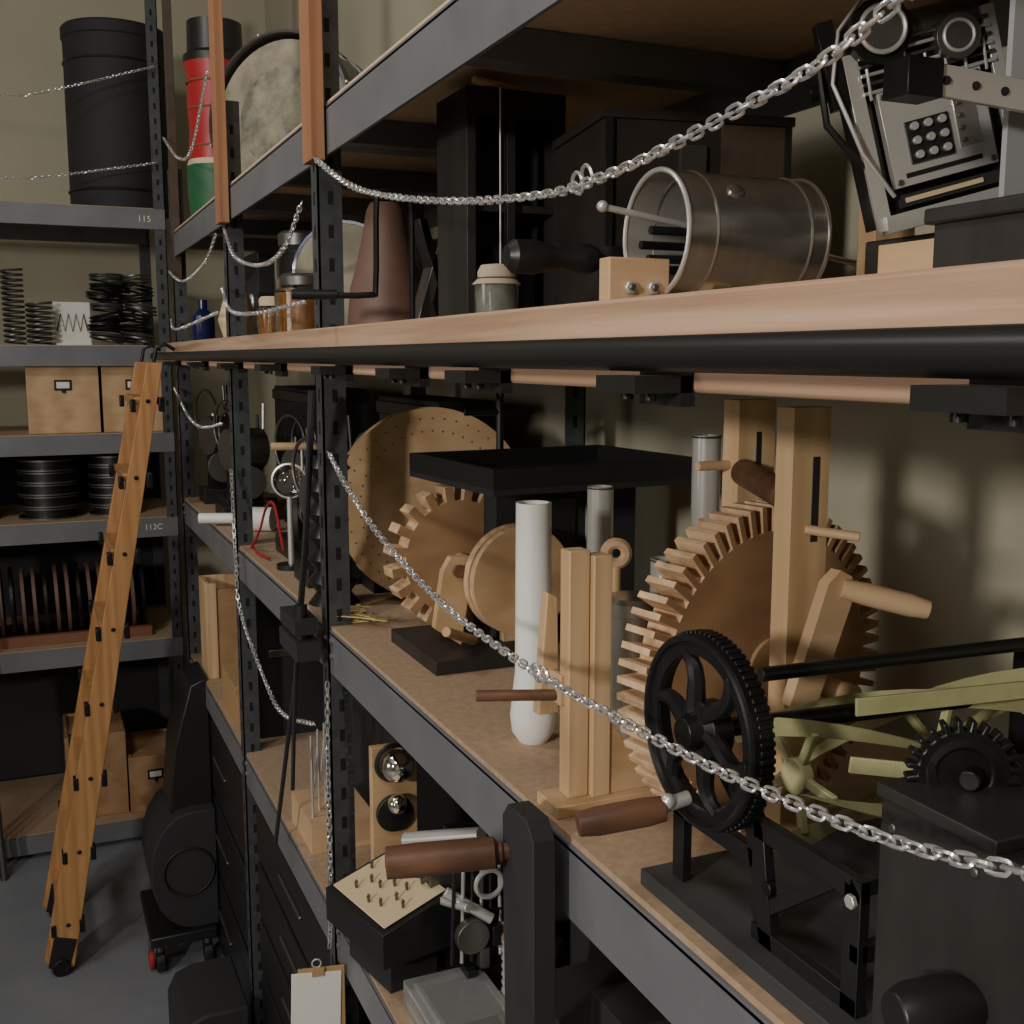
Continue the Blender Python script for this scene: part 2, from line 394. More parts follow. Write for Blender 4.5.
chain("barrier_chain",[(-1.19,4.0,2.42),(-.5,3.99,2.33),(-.03,3.99,2.32),(.12,3.99,2.335),(.45,4.0,2.40)]).done()

# ---------------------------------------------------------------- top level (2.12)
c=B("red_drum_canister")
c.lathe([(.080,0,GRN),(.086,.08,GRN),(.086,.15,CREAM),(.082,.165,RED),(.076,.24,RED),(.080,.32,RED),(.076,.38,RED),(.086,.42,BLK),(.086,.44,BLK),(.075,.45,BLK),(.073,.53,BLK),(0,.53)],(.525,3.22,2.12),(0,0,1),RED,36)
for h in (.2,.3,.37): c.torus((.525,3.22,2.12+h),(0,0,1),.079,.003,REDW,32,6)
c.done()
c=B("bass_drum")
ax=Vector((-.72,-.68,.1)).normalized(); cc=Vector((.610,2.80,2.335))
c.lathe([(0,.0,PAINTED),(.12,0,PAINTED),(.12,.0002,SKIN),(.18,0,SKIN),(.185,.001,BLK),(.20,-.012,BLK),(.202,.02,DKMET),(.195,.022,DKMET),(.195,-.12,DKMET),(.202,-.12,BLK),(.202,-.15,BLK),(0,-.15)],cc,ax,SKIN,48,cap=False)
u,w,a=c.frame(ax)
for k in range(8):
    p=cc+(u*math.cos(k*PI/4+.3)+w*math.sin(k*PI/4+.3))*.204
    c.cyl(p+a*.02,p-a*.14,.003,ALU,seg=8)
c.done()

# ---------------------------------------------------------------- upper shelf (1.785)
S=1.785
c=B("tall_black_crate",bevel=.002)
x0,x1,y0,y1,z1=.522,.66,1.33,1.44,2.085
c.box((x0,y0,S),(x0+.012,y1,z1),DKWOOD); c.box((x1-.012,y0,S),(x1,y1,z1),DKWOOD); c.box((x0+.012,y1-.012,S),(x1-.012,y1,z1),DKWOOD)
c.box((x0+.012,y0,S),(x1-.012,y1-.012,S+.012),DKWOOD); c.box((x0+.012,y0+.01,S+.15),(x1-.012,y1-.012,S+.16),DKWOOD); c.box((x0+.012,y0,z1-.035),(x1-.012,y0+.012,z1),DKWOOD)
c.box((x0+.05,y0+.03,S+.012),(x1-.03,y1-.03,S+.11),BLKP); c.box((x0+.055,y0,S+.012),(x0+.067,y0+.012,z1-.035),DKWOOD)
c.cyl((.565,y0-.006,S),(.565,y0-.006,z1),.0013,PAPER,seg=6); c.cyl((.53,y0-.004,z1+.006),(.62,y0+.03,z1+.006),.005,PINEX,seg=8); c.done()
c=B("black_wooden_trunk",TM((.725,1.20,S),Rz(-10)),bevel=.003)
c.box((-.108,-.11,0),(.115,.085,.226),TRUNKF); c.box((-.112,-.114,.226),(.119,.089,.236),TRUNKF)
c.box((.03,-.1125,.006),(.113,-.11,.224),TRUNKB)
for x in (-.108,.107): c.box((x,-.115,.0),(x+.008,-.11,.226),BLK)
c.box((-.112,-.115,0),(.119,-.1105,.01),BLK); c.box((-.02,-.116,.17),(.01,-.11,.2),DKMET)
c.done()
c=B("black_wooden_panel",bevel=.002)
c.box((.60,1.55,S),(.68,1.565,1.93),DKWOOD); c.box((.60,1.565,S),(.612,1.62,1.92),DKWOOD); c.box((.612,1.565,S),(.68,1.62,S+.015),DKWOOD); c.done()
c=B("leaning_slatted_board",bevel=.001)
c.prism([(.515,1.52,S),(.53,1.52,S),(.570,1.52,S+.13),(.555,1.52,S+.135)],(0,.04,0),DKMET)
c.prism([(.57,1.52,S),(.582,1.52,S),(.535,1.52,S+.16),(.523,1.52,S+.16)],(0,.04,0),BLKM); c.box((.515,1.515,S),(.585,1.565,S+.006),BLK); c.done()
c=B("leather_bellows_cone")
c.lathe([(.062,0),(.061,.02),(.056,.07),(.045,.11),(.036,.15),(.030,.185),(.024,.197),(0,.2)],(.518,1.66,S),(0,0,1),CERAM,40); c.done()
c=B("blue_rimmed_disc")
c.disc((.54,1.98,S+.11),(-.5,-.85,0),.095,.012,SKIN,BLUE); c.torus((.54,1.98,S+.11),(-.5,-.85,0),.095,.007,BLUE); c.box((.50,1.96,S),(.58,2.0,S+.015),BLK); c.done()
c=B("bent_crank_handle")
c.sweep(crom([(.355,1.52,1.835),(.44,1.50,1.835),(.452,1.50,1.85),(.455,1.50,1.96),(.465,1.50,1.975),(.50,1.50,1.975),(.505,1.50,1.96),(.505,1.50,1.80)],4),.0042,BLKM,8)
c.cyl((.505,1.50,S),(.505,1.50,1.80),.015,BLK); c.cyl((.34,1.524,1.835),(.40,1.51,1.835),.007,BLK); c.done()
def jar(name,x,y,z,r,h,cont,lid,lm,fill=.8):
    c=B(name); 
    c.lathe([(r*.9,0),(r,.006),(r,h*.82),(r*.75,h*.92),(r*.75,h),(r*.7,h),(r*.7,h*.9),(r*.94,h*.8),(r*.94,.008),(0,.006)],(x,y,z),(0,0,1),GLASS,32,cap=False)
    c.lathe([(r*.9,.009),(r*.9,h*fill),(0,h*fill)],(x,y,z),(0,0,1),cont,32)
    if lm is CLOTH:
        c.lathe([(r*1.12,h*.80),(r*.84,h*.93),(r*.86,h+.003),(r*.7,h+.010),(0,h+.012)],(x,y,z),(0,0,1),lm,20); c.torus((x,y,z+h*.93),(0,0,1),r*.85,.001,BROWN,20,5)
    else: c.lathe([(r*.82,h*.93),(r*.84,h+.008),(r*.7,h+.014),(0,h+.014)],(x,y,z),(0,0,1),lm,32)
    c.done()
jar("cloth_topped_jar",.448,1.06,S,.023,.048,GREYC,1,CLOTH)
jar("glass_jar",.475,2.02,S,.055,.10,AMBER,1,DKMET); 
jar("glass_jar",.50,2.16,S,.05,.19,CARD,1,DKMET,.6)
jar("glass_jar",.48,2.33,S,.035,.075,AMBER,1,CREAM)
c=B("blue_bottle"); c.lathe([(.03,0),(.033,.01),(.033,.08),(.013,.10),(.013,.125),(0,.125)],(.47,3.25,S),(0,0,1),BLUE,24); c.done()
c=B("beige_vase"); c.lathe([(.03,0),(.045,.05),(.03,.1),(.02,.12),(.025,.13),(0,.13)],(.46,2.64,S),(0,0,1),CREAM,24); c.done()
c=B("dark_equipment_case",bevel=.004); c.box((.53,2.75,S),(.8,3.1,S+.2),BLKP); c.box((.53,2.75,S+.2),(.8,3.1,S+.22),BLK); c.cyl((.53,2.8,S+.1),(.52,2.8,S+.1),.02,ALU); c.done()
c=B("dark_equipment_case",bevel=.004); c.box((.66,1.75,S),(.84,2.4,S+.14),BLKP); c.box((.66,1.75,S+.14),(.84,2.4,S+.16),BLK); c.done()
c=B("black_hand_grip")
c.lathe([(0,0),(.010,.001),(.0165,.008),(.017,.03),(.0135,.045),(.0105,.06),(.0145,.075),(.0155,.09),(.011,.10),(.006,.105),(.006,.13),(0,.13)],(.432,1.0,1.847),(1,0,0),BLK,28,cap=False)
c.box((.54,.99,S),(.555,1.01,1.86),BLK); c.done()
# tin drum on rod
c=B("open_metal_drum")
R=.058; zc=S+.0795; yc=.915
c.pipe((.548,yc,zc),(.705,yc,zc),R,.0015,TIN,56,TINI)
c.torus((.549,yc,zc),(1,0,0),R,.0025,ALU,56,8); c.torus((.705,yc,zc),(1,0,0),R,.002,TIN,56,8)
c.torus((.685,yc,zc),(1,0,0),R-.0005,.0018,TIN,56,6); c.torus((.58,yc,zc),(1,0,0),R-.0005,.0018,TIN,56,6)
c.disc((.702,yc,zc),(1,0,0),R-.002,.002,DKMET)
c.lathe([(.008,0),(.008,.003),(.004,.005),(0,.005)],(.605,yc-.044,zc+.036),(0,-.78,.62),TIN,16)
c.cyl((.49,yc,zc+.022),(.80,yc+.005,zc-.02),.0032,ALU,seg=12); c.sph((.492,yc,zc+.022),.0055,ALU)
for dy,dz in ((.008,.004),(.026,-.008),(.012,-.022),(.030,-.030)): c.cyl((.548,yc+dy,zc+dz),(.70,yc+dy,zc+dz),.0042,BLK,seg=10)
c.box((.60,yc-.03,S),(.62,yc+.03,S+.022),PINEX); c.box((.67,yc-.03,S),(.69,yc+.03,S+.022),PINEX)
c.done()
c=B("pine_bracket_with_bolts",bevel=.0015)
c.box((.489,.895,S),(.553,.915,S+.055),PINEX)
for x in (.510,.534): c.cyl((x,.895,S+.028),(x,.890,S+.028),.0065,ALU,seg=6); c.cyl((x,.890,S+.028),(x,.887,S+.028),.0035,DKMET,seg=12)
c.done()
c=B("pine_offcut_board",bevel=.001); c.box((.762,.86,S),(.812,.885,S+.155),PINEZ); c.box((.80,.9,S),(.85,.92,S+.125),PINEZ); c.done()
c=B("pine_support_block",bevel=.001); c.box((.606,.62,S),(.676,.68,S+.05),PINEX); c.done()
c=B("black_wooden_box",bevel=.002); c.box((.578,.42,S),(.80,.595,S+.06),DKWOOD); c.box((.573,.415,S+.055),(.805,.60,S+.066),DKWOOD); c.done()
c=B("dark_support_stack",bevel=.002); c.box((.715,.69,S),(.84,.82,S+.07),DKWOOD); c.done()
# keyed mechanism
c=B("antique_keyed_mechanism",TM((.725,.745,S+.088),Rz(-24),Ry(-15),sc=1.),bevel=.0006)
c.box((-.045,-.02,0),(.07,.05,.16),BLKM)
c.box((-.040,-.034,.026),(.046,-.024,.104),ALU); c.box((-.024,-.037,.042),(.012,-.034,.076),BLK)
for i in range(3):
    for j in range(3): c.cyl((-.0175+i*.0115,-.037,.048+j*.0115),(-.0175+i*.0115,-.041,.048+j*.0115),.0034,ALU,seg=12)
c.box((-.030,-.0345,.032),(.034,-.034,.036),HOLE); c.box((.018,-.0352,.045),(.036,-.034,.09),TIN)
for k in range(4): c.cyl((.022,-.036,.05+.01*k),(.022,-.038,.05+.01*k),.002,DKMET,seg=8)
for (xx,zz) in ((-.036,.03),(.042,.03),(-.036,.1),(.042,.1)): c.cyl((xx,-.034,zz),(xx,-.036,zz),.0025,DKMET,seg=10)
c.bar((-.055,-.03,-.005),(-.055,-.03,.14),.012,.006,ALU,(1,0,0)); c.bar((.062,-.03,.0),(.062,-.03,.15),.010,.005,ALU,(1,0,0))
c.box((-.055,-.038,-.008),(.07,-.022,.006),ALU); c.box((-.04,-.034,.010),(.05,-.03,.020),BLKP); c.box((-.035,-.036,.013),(.03,-.034,.017),CREAM)
c.cyl((-.06,-.01,.148),(.06,-.01,.148),.018,DKMET); c.cyl((-.03,-.045,.150),(-.03,.03,.150),.026,BLKM); c.cyl((-.03,-.05,.150),(-.03,-.045,.150),.016,DKMET); c.torus((-.03,-.05,.15),(0,1,0),.018,.002,ALU)
c.cyl((.03,-.045,.13),(.03,-.03,.13),.018,DKMET); c.torus((.03,-.045,.13),(0,1,0),.012,.0015,ALU)
for k in range(6): c.cyl((-.05,-.034-.001*k,.106+.007*k),(.06,-.034,.106+.007*k),.0016,ALU if k%2==0 else DKMET,seg=8)
for k in range(7): c.cyl((-.045+.016*k,-.034,.10),(-.045+.016*k,-.038,.125+.004*(k%3)),.0014,ALU,seg=6)
c.sweep([(-.045,-.04,.02),(-.065,-.045,.06),(-.075,-.04,.12),(-.06,-.035,.16),(-.03,-.035,.185)],.0018,ALU,6)
c.sweep([(-.062,-.03,.05),(-.085,-.035,.09),(-.08,-.03,.14),(-.055,-.02,.15)],.003,BLKM,6)
c.bar((-.07,-.03,.10),(-.07,-.03,.17),.014,.012,BLKM,(1,0,0)); c.cyl((-.09,-.02,.12),(-.06,-.02,.12),.008,BLKM)
c.done()
c=B("perforated_steel_bar",bevel=.0006)
p0,p1=Vector((.590,.622,1.944)),Vector((.74,.60,1.930))
c.bar(p0,p1,.022,.005,ALU)
for k in range(6):
    p=p0.lerp(p1,.10+k*.16); c.cyl(p+Vector((-.0,-.002,0)),p+Vector((-.001,-.0036,0)),.0032,HOLE,seg=12)
c.box((.568,.615,1.930),(.600,.640,1.956),BLKM); c.box((.735,.595,1.852),(.745,.61,1.95),BLKM); c.done()
c=B("grey_metal_sheet"); c.box((.690,.640,S),(.86,.645,2.05),GREYS); c.done()

# ---------------------------------------------------------------- middle shelf
M=1.323
c=B("perforated_wooden_disc")
ctr=Vector((.640,1.80,M+.172))
a=Vector((-.18,-1,.06)).normalized()
c.disc(ctr,a,.168,.013,PLY,EDGE,72); c.disc(ctr-a*.028,a,.170,.014,PLY,EDGE,72); c.disc(ctr-a*.014,a,.158,.014,PLYD,BLKP,72)
u,w,_=c.frame(a)
for rr in (.150,.128):
    for k in range(44):
        p=ctr+a*.0066+(u*math.cos(2*PI*k/44)+w*math.sin(2*PI*k/44))*rr; c.cyl(p,p+a*.0004,.0017,BROWN,seg=8)
c.disc(ctr+a*.008,a,.012,.006,BROWN); c.box((.60,1.795,M),(.69,1.86,M+.02),PLYD)
c.done()
c=B("wooden_gear_train",bevel=.0008)
gc=Vector((.566,1.50,M+.137)); a=Vector((.05,-1,0)).normalized()
c.box((.485,1.36,M),(.63,1.56,M+.02),DKWOOD)
c.gear(gc,a,.084,.106,20,.036,PLYD,EDGE,.52)
g2=Vector((.625,1.39,M+.115)); c.disc(g2,a,.078,.012,PLY,EDGE); c.disc(g2-a*.020,a,.078,.014,PLY,EDGE)
c.cyl(gc+a*.06,gc-a*.03,.007,PINEX); c.cyl(g2+a*.03,g2-a*.04,.007,PINEX)
c.box((.55,1.525,M+.02),(.58,1.54,M+.15),PINEZ); c.box((.61,1.42,M+.02),(.64,1.435,M+.12),PINEZ)
arm=[(.505,1.42,M+.05),(.545,1.42,M+.022),(.563,1.42,M+.13),(.553,1.42,M+.15),(.53,1.42,M+.15),(.518,1.42,M+.13)]
c.prism(arm,(0,.014,0),PLY); c.cyl((.54,1.418,M+.13),(.54,1.412,M+.13),.009,BROWN)
c.cyl((.50,1.36,M+.06),(.56,1.41,M+.03),.007,PLY)
c.done()
c=B("pile_of_straw_strips")
for k in range(14):
    x=.47+random.uniform(-.01,.03); y=1.70+random.uniform(-.04,.06); an=random.uniform(0,PI)
    c.box((x-.03,y-.003,M+k*.0012),(x+.03,y+.003,M+k*.0012+.001),WICK,Rz(math.degrees(an)))
c.done()
c=B("black_display_tray",TM((.71,1.43,M),Rz(4)),bevel=.002)
c.box((-.10,.02,0),(.14,.14,.25),BLKP)
c.box((-.18,-.13,.25),(.155,.15,.258),BLKP)
for lo,hi in (((-.18,-.13,.258),(.155,-.122,.285)),((-.18,.142,.258),(.155,.15,.285)),((-.18,-.122,.258),(-.172,.142,.285)),((.147,-.122,.258),(.155,.142,.285))): c.box(lo,hi,BLK)
c.box((-.02,.016,.05),(.03,.02,.22),BLK); c.box((.05,.016,.10),(.09,.02,.21),GREYS)
c.done()
c=B("iron_ring_finial"); c.torus((.69,1.62,M+.37),(1,0,0),.01,.003,BLK); c.cyl((.63,1.62,M+.34),(.75,1.62,M+.34),.005,BLK); c.cyl((.69,1.62,M),(.69,1.62,M+.36),.006,BLK); c.cyl((.69,1.62,M),(.69,1.62,M+.01),.03,BLK); c.done()
c=B("white_plastic_tube"); c.lathe([(.0,0),(.016,.0),(.024,.012),(.026,.03),(.0235,.055),(.0205,.08),(.0195,.27),(.0165,.27),(.0165,.26),(0,.26)],(.50,1.08,M),(0,0,1),WHITE,32,cap=False); c.done()
def tubeo(name,x,y,r,h,m=TUBE):
    c=B(name); c.lathe([(0,0),(r,0),(r,h),(r*.85,h),(r*.85,h-.03),(0,h-.03)],(x,y,M),(0,0,1),m,32,cap=False); c.torus((x,y,M+h-.002),(0,0,1),r*.95,.0015,DKMET); c.done()
tubeo("grey_tube",.647,1.20,.0165,.268); tubeo("grey_tube",.715,1.07,.0165,.338); tubeo("grey_tube",.655,1.06,.016,.20)
c=B("metal_canister"); c.lathe([(.031,0),(.031,.15),(.033,.152),(.033,.165),(.028,.17),(0,.17)],(.592,1.02,M),(0,0,1),TIN,40); c.done()
c=B("turned_wooden_knob"); c.cyl((.620,1.11,M),(.620,1.11,M+.185),.006,PINEZ); c.torus((.620,1.11,M+.20),(-.5,-1,0),.012,.007,PINEX,24,8); c.done()
c=B("pine_lever_stand",bevel=.001)
c.box((.430,.875,M),(.575,.92,M+.012),PLY)
c.box((.449,.89,M+.012),(.470,.91,M+.250),PINEZ); c.box((.471,.883,M+.012),(.490,.905,M+.245),PINEZ)
c.prism([(.434,.925,M+.085),(.456,.925,M+.085),(.454,.925,M+.20),(.443,.925,M+.205)],(0,.014,0),PINEZ)
c.box((.445,.90,M+.10),(.451,.926,M+.13),PINEZ)
c.prism([(.490,.885,M+.012),(.545,.885,M+.012),(.490,.885,M+.085)],(0,.012,0),PLY)
c.cyl((.375,.94,M+.108),(.49,.895,M+.108),.0055,BROWN); c.done()
# big gear in frame
c=B("large_wooden_gear_frame",bevel=.0008)
gc=Vector((.594,.800,M+.1495)); a=Vector((.18,-1,0)).normalized()
c.gear(gc,a,.126,.149,62,.036,PLYD,EDGE,.48)
c.disc(gc+a*.019,a,.03,.006,PLY)
c.box((.610,.86,M),(.652,.885,1.71),PINEZ)
pb=(.560,.715)
c.box((pb[0],pb[1],M),(pb[0]+.037,pb[1]+.022,1.71),PINEZ)
c.box((pb[0]+.02,pb[1]-.0006,1.60),(pb[0]+.027,pb[1],1.67),BLK); c.box((.630,.8594,1.62),(.636,.86,1.68),BLK)
c.cyl(gc-a*.1,gc+a*.11,.009,PINEX)
c.cyl((.617,.86,1.642),(.590,.76,1.632),.013,BROWN)
c.cyl((.575,.875,1.648),(.615,.875,1.648),.0045,PINEX); c.cyl((.575,.715,1.611),(.605,.685,1.607),.004,PINEX)
c.prism([(.546,.690,1.472),(.572,.690,1.466),(.607,.690,1.558),(.604,.690,1.574),(.592,.690,1.580),(.580,.690,1.570)],(0,.012,0),PINEX)
c.lathe([(.008,0),(.0095,.02),(.0095,.055),(.0075,.070),(0,.072)],(.595,.692,1.565),(.8,-.5,-.22),PINEX,20)
c.done()
# mower
c=B("painted_black_plank",bevel=.001); c.box((.437,.18,M),(.80,.735,M+.014),PLANK); c.done()
c=B("reel_mower_mechanism",bevel=.0006)
wc=Vector((.436,.645,M+.160)); R=.0705
c.lathe([(R-.013,-.008),(R,-.008),(R,.008),(R-.010,.008),(R-.013,-.008)],wc,(1,0,0),BLKM,64,cap=False)
for k in range(76):
    an=2*PI*k/76; p=wc+Vector((.002,math.cos(an)*R,math.sin(an)*R)); c.box((p.x-.006,p.y-.0018,p.z-.0018),(p.x+.006,p.y+.0018,p.z+.0018),BLKM,Matrix.Rotation(an,3,'X'))
c.torus(wc+Vector((-.008,0,0)),(1,0,0),R-.003,.0032,BLKM,64,8)
c.torus(wc+Vector((-.005,0,0)),(1,0,0),R-.013,.003,BLKM,64,8)
c.lathe([(0,-.02),(.011,-.02),(.014,-.010),(.022,-.006),(.022,.01),(0,.01)],wc,(1,0,0),BLKM,28,cap=False)
for k in range(6):
    pts=[]
    for q in range(7):
        r=.012+(R-.022)*q/6; an=2*PI*k/6+.55*math.sin(q/6*PI*.9)*.6
        pts.append(wc+Vector((-.004,math.cos(an)*r,math.sin(an)*r)))
    c.sweep(pts,[.0080-.0005*q for q in range(7)],BLKM,8)
c.cyl(wc,(.86,.63,M+.150),.007,BLKM)
c.cyl((.49,.655,M+.192),(.90,.60,M+.203),.0055,BLK)
rc0=Vector((.50,.645,M+.112)); 
for k in range(5):
    pts=[]
    for q in range(15):
        t=q/14; an=2*PI*k/5+.5+t*2.4; r=.054
        pts.append(Vector((rc0.x-.01+t*.32,rc0.y+math.cos(an)*r,rc0.z+math.sin(an)*r)))
    for q in range(14):
        p,q2=pts[q],pts[q+1]; c0=Vector((p.x,rc0.y,rc0.z)); c1=Vector((q2.x,rc0.y,rc0.z))
        i0=c0+(p-c0)*.72; i1=c1+(q2-c1)*.72; th=Vector((.0012,0,0))
        c.f([c.v(p+th),c.v(q2+th),c.v(i1+th),c.v(i0+th)],GREEN); c.f([c.v(i0-th),c.v(i1-th),c.v(q2-th),c.v(p-th)],GREEN)
for t in (.03,.17,.30):
    cx=rc0.x-.01+t
    c.cyl((cx-.005,rc0.y,rc0.z),(cx+.005,rc0.y,rc0.z),.014,GREEN)
    for k in range(5):
        an=2*PI*k/5+.5+(t/.32)*2.4; c.box((cx-.0025,rc0.y+.012,rc0.z-.0035),(cx+.0025,rc0.y+.043,rc0.z+.0035),GREEN,Matrix.Rotation(an,3,'X'),(cx,rc0.y,rc0.z))
c.bar((.53,.60,M+.135),(.62,.56,M+.125),.012,.003,GREEN); c.bar((.56,.63,M+.165),(.70,.60,M+.17),.014,.003,GREEN)
c.prism([(.455,.60,M+.014),(.455,.585,M+.014),(.455,.60,M+.10),(.455,.66,M+.145),(.455,.67,M+.13),(.455,.62,M+.09)],(.008,0,0),BLK)
c.box((.455,.50,M+.014),(.463,.515,M+.10),BLK); c.box((.455,.50,M+.09),(.463,.61,M+.105),BLK); c.box((.455,.50,M+.014),(.463,.61,M+.026),BLK)
c.box((.455,.50,M+.05),(.56,.508,M+.062),BLK); c.box((.55,.50,M+.014),(.56,.515,M+.10),BLK); c.box((.455,.50,M+.095),(.80,.51,M+.105),BLK)
c.box((.455,.70,M+.014),(.463,.715,M+.08),BLK); c.box((.455,.61,M+.066),(.463,.715,M+.08),BLK)
c.bar((.459,.52,M+.10),(.459,.61,M+.03),.010,.006,BLK,(0,1,0))
c.cyl((.452,.507,M+.09),(.458,.507,M+.09),.005,ALU,seg=6); c.cyl((.452,.59,M+.06),(.458,.59,M+.06),.005,BLKM,seg=12)
c.box((.80,.56,M+.014),(.808,.70,M+.17),BLK)
c.cyl((.430,.655,M+.106),(.408,.657,M+.102),.0055,ALU,seg=12); c.sph((.412,.655,M+.106),.006,ALU)
c.lathe([(0,0),(.0092,.001),(.0106,.015),(.0106,.052),(.0087,.066),(0,.067)],(.411,.657,M+.100),(-1,.25,-.12),BROWN,24,cap=False)
c.done()
c=B("black_wooden_gearbox",bevel=.002)
c.box((.440,.30,M+.014),(.70,.470,M+.176),DKWOOD); c.box((.437,.385,M+.176),(.56,.472,M+.184),DKWOOD)
for yy in (.46,.40): c.cyl((.4385,yy,M+.16),(.4405,yy,M+.16),.003,DKMET,seg=8)
c.gear((.482,.452,M+.190),(-.6,-1,0),.026,.032,24,.010,BLKM,None,.5); c.torus((.482,.452,M+.190),(-.6,-1,0),.018,.0065,BLKM,24,6)
c.cyl((.474,.439,M+.190),(.51,.462,M+.190),.006,BLKM)
c.lathe([(0,0),(.012,.002),(.016,.012),(.0165,.035),(.012,.05),(.009,.055),(.009,.07),(0,.07)],(.392,.405,M+.088),(1,-.15,0),BLK,28,cap=False)
c.box((.436,.33,M+.05),(.440,.42,M+.06),BLK)
c.done()

# middle shelf, further bays
def gadget(name,x,y,z,w,h,seed):
    random.seed(seed); c=B(name,bevel=.001)
    c.box((x-w/2,y-w/2,z),(x+w/2,y+w/2,z+h*.12),BLK)
    c.box((x-w*.3,y-w*.25,z+h*.12),(x+w*.25,y+w*.3,z+h*.6),BLKM)
    c.cyl((x-w*.35,y-w*.2,z+h*.55),(x+w*.3,y,z+h*.55),h*.16,DKMET); c.cyl((x,y-w*.3,z+h*.3),(x,y-w*.45,z+h*.3),h*.13,DKMET)
    c.torus((x-w*.33,y,z+h*.72),(1,.3,0),h*.2,.004,DKMET,24,6)
    for k in range(5):
        px=x+random.uniform(-.4,.4)*w; py=y+random.uniform(-.4,.2)*w; c.cyl((px,py,z+h*.1),(px+random.uniform(-.02,.02),py,z+h*random.uniform(.7,1)),.004,random.choice([ALU,DKMET,BLK]),seg=8)
        c.sph((px,py,z+h*.65),.008,random.choice([ALU,BROWN]),12)
    c.done()
for i,(x,y,w,h) in enumerate(((.52,2.05,.12,.30),(.56,2.36,.14,.33),(.66,2.15,.10,.3),(.52,2.95,.14,.34),(.56,3.15,.14,.3),(.52,3.34,.12,.36),(.7,2.75,.2,.3),(.6,1.94,.08,.26))):
    gadget("scientific_instrument",x,y,M,w,h,i)
c=B("glass_bulb_gauge"); c.cyl((.475,2.2,M),(.475,2.2,M+.15),.006,ALU); c.sph((.475,2.2,M+.18),.033,GLASS,20); c.torus((.475,2.2,M+.18),(-.4,-1,0),.034,.003,ALU); c.cyl((.475,2.2,M),(.475,2.2,M+.01),.03,BLK)
c.cyl((.44,2.2,M+.25),(.54,2.18,M+.25),.008,PINEX); c.cyl((.5,2.19,M+.2),(.5,2.19,M+.25),.003,ALU); c.done()
c=B("stack_of_dark_insulators")
c.lathe([(.03 if k%2 else .045,.02*k) for k in range(14)],(.475,1.86,M),(0,0,1),BLKM,28); c.done()
c=B("white_tube_lamp"); c.cyl((.385,2.86,M+.02),(.54,2.80,M+.02),.0135,WHITE); c.cyl((.47,2.74,M+.03),(.54,2.70,M+.03),.03,WHITE); c.done()
c=B("red_cable"); c.sweep(crom([(.44,2.45,M+.005),(.45,2.40,M+.05),(.455,2.34,M+.11),(.46,2.28,M+.12),(.47,2.25,M+.03)],6),.003,RED,6)
c.sweep(crom([(.45,2.5,M+.005),(.44,2.38,M+.006),(.45,2.3,M+.006)],6),.003,RED,6); c.done()
c=B("black_instrument_case",bevel=.003); c.box((.74,2.05,M),(.86,2.45,M+.34),BLKP); c.box((.735,2.045,M+.30),(.862,2.455,M+.33),BLK); c.done()
c=B("black_instrument_case",bevel=.003); c.box((.70,2.95,M),(.86,3.42,M+.34),BLKP); c.box((.695,2.945,M+.30),(.862,3.43,M+.33),BLK); c.done()
c=B("black_strap_bundle")
c.sweep(crom([(.392,1.63,1.70),(.392,1.70,1.48),(.392,1.79,1.25),(.392,1.90,1.05),(.392,2.03,.82)],6),.0042,BLKP,6)
c.sweep(crom([(.39,1.64,1.70),(.385,1.68,1.48),(.385,1.77,1.25),(.388,1.84,1.0)],6),.0038,BLKP,6)
c.box((.365,1.68,1.315),(.402,1.79,1.34),BLKP); c.box((.365,1.67,1.275),(.402,1.80,1.305),BLKP); c.cyl((.38,1.70,1.27),(.38,1.70,1.36),.01,BLK); c.done()

# ---------------------------------------------------------------- lower shelf (.83)
L=.83
c=B("plywood_bell_stand",bevel=.001)
c.box((.465,1.61,L),(.54,1.625,L+.31),PLY); c.box((.50,1.625,L),(.54,1.66,L+.02),PLY)
c.sph((.50,1.585,L+.285),.026,POLISH,24); c.sph((.50,1.59,L+.22),.016,POLISH,20); c.torus((.50,1.602,L+.285),(0,1,0),.029,.004,BLK); c.cyl((.50,1.61,L+.2),(.5,1.60,L+.2),.03,BLK); c.done()
c=B("camera_mechanism",bevel=.001)
c.box((.53,1.38,L),(.63,1.50,L+.13),BLKM); c.cyl((.475,1.47,L+.215),(.55,1.36,L+.255),.012,ALU); c.cyl((.48,1.475,L+.19),(.55,1.37,L+.225),.011,ALU)
c.cyl((.474,1.4715,L+.2145),(.4765,1.4685,L+.216),.008,BLK)
c.box((.54,1.40,L+.13),(.60,1.49,L+.22),BLK); c.cyl((.54,1.38,L+.10),(.54,1.365,L+.10),.025,DKMET); c.torus((.57,1.38,L+.17),(0,1,0),.02,.004,ALU)
c.cyl((.51,1.40,L+.16),(.57,1.37,L+.12),.008,ALU); c.cyl((.51,1.44,L+.13),(.53,1.36,L+.15),.006,ALU); c.disc((.595,1.375,L+.09),(0,1,0),.022,.006,ALU,DKMET,24)
c.box((.505,1.45,L+.13),(.54,1.50,L+.20),DKMET); c.cyl((.50,1.47,L+.17),(.49,1.47,L+.17),.016,BLKM); c.box((.50,1.44,L+.20),(.56,1.49,L+.208),ALU)
for k in range(8): c.cyl((.51+.015*k,1.375,L+.06),(.52+.014*k,1.39,L+.19),.0028,ALU if k%2 else BLK,seg=8)
for k in range(5): c.box((.53+.02*k,1.365,L+.02+.03*(k%3)),(.545+.02*k,1.38,L+.05+.03*(k%3)),DKMET if k%2 else BLK)
c.done()
c=B("pin_board_box",TM((.454,1.50,L),Rz(12)),bevel=.001)
c.box((-.03,-.06,0),(.05,.07,.065),BLKP)
c.prism([(-.058,-.09,.060),(.062,-.09,.060),(.062,-.09,.145),(-.058,-.09,.112)],(0,.18,0),BLK)
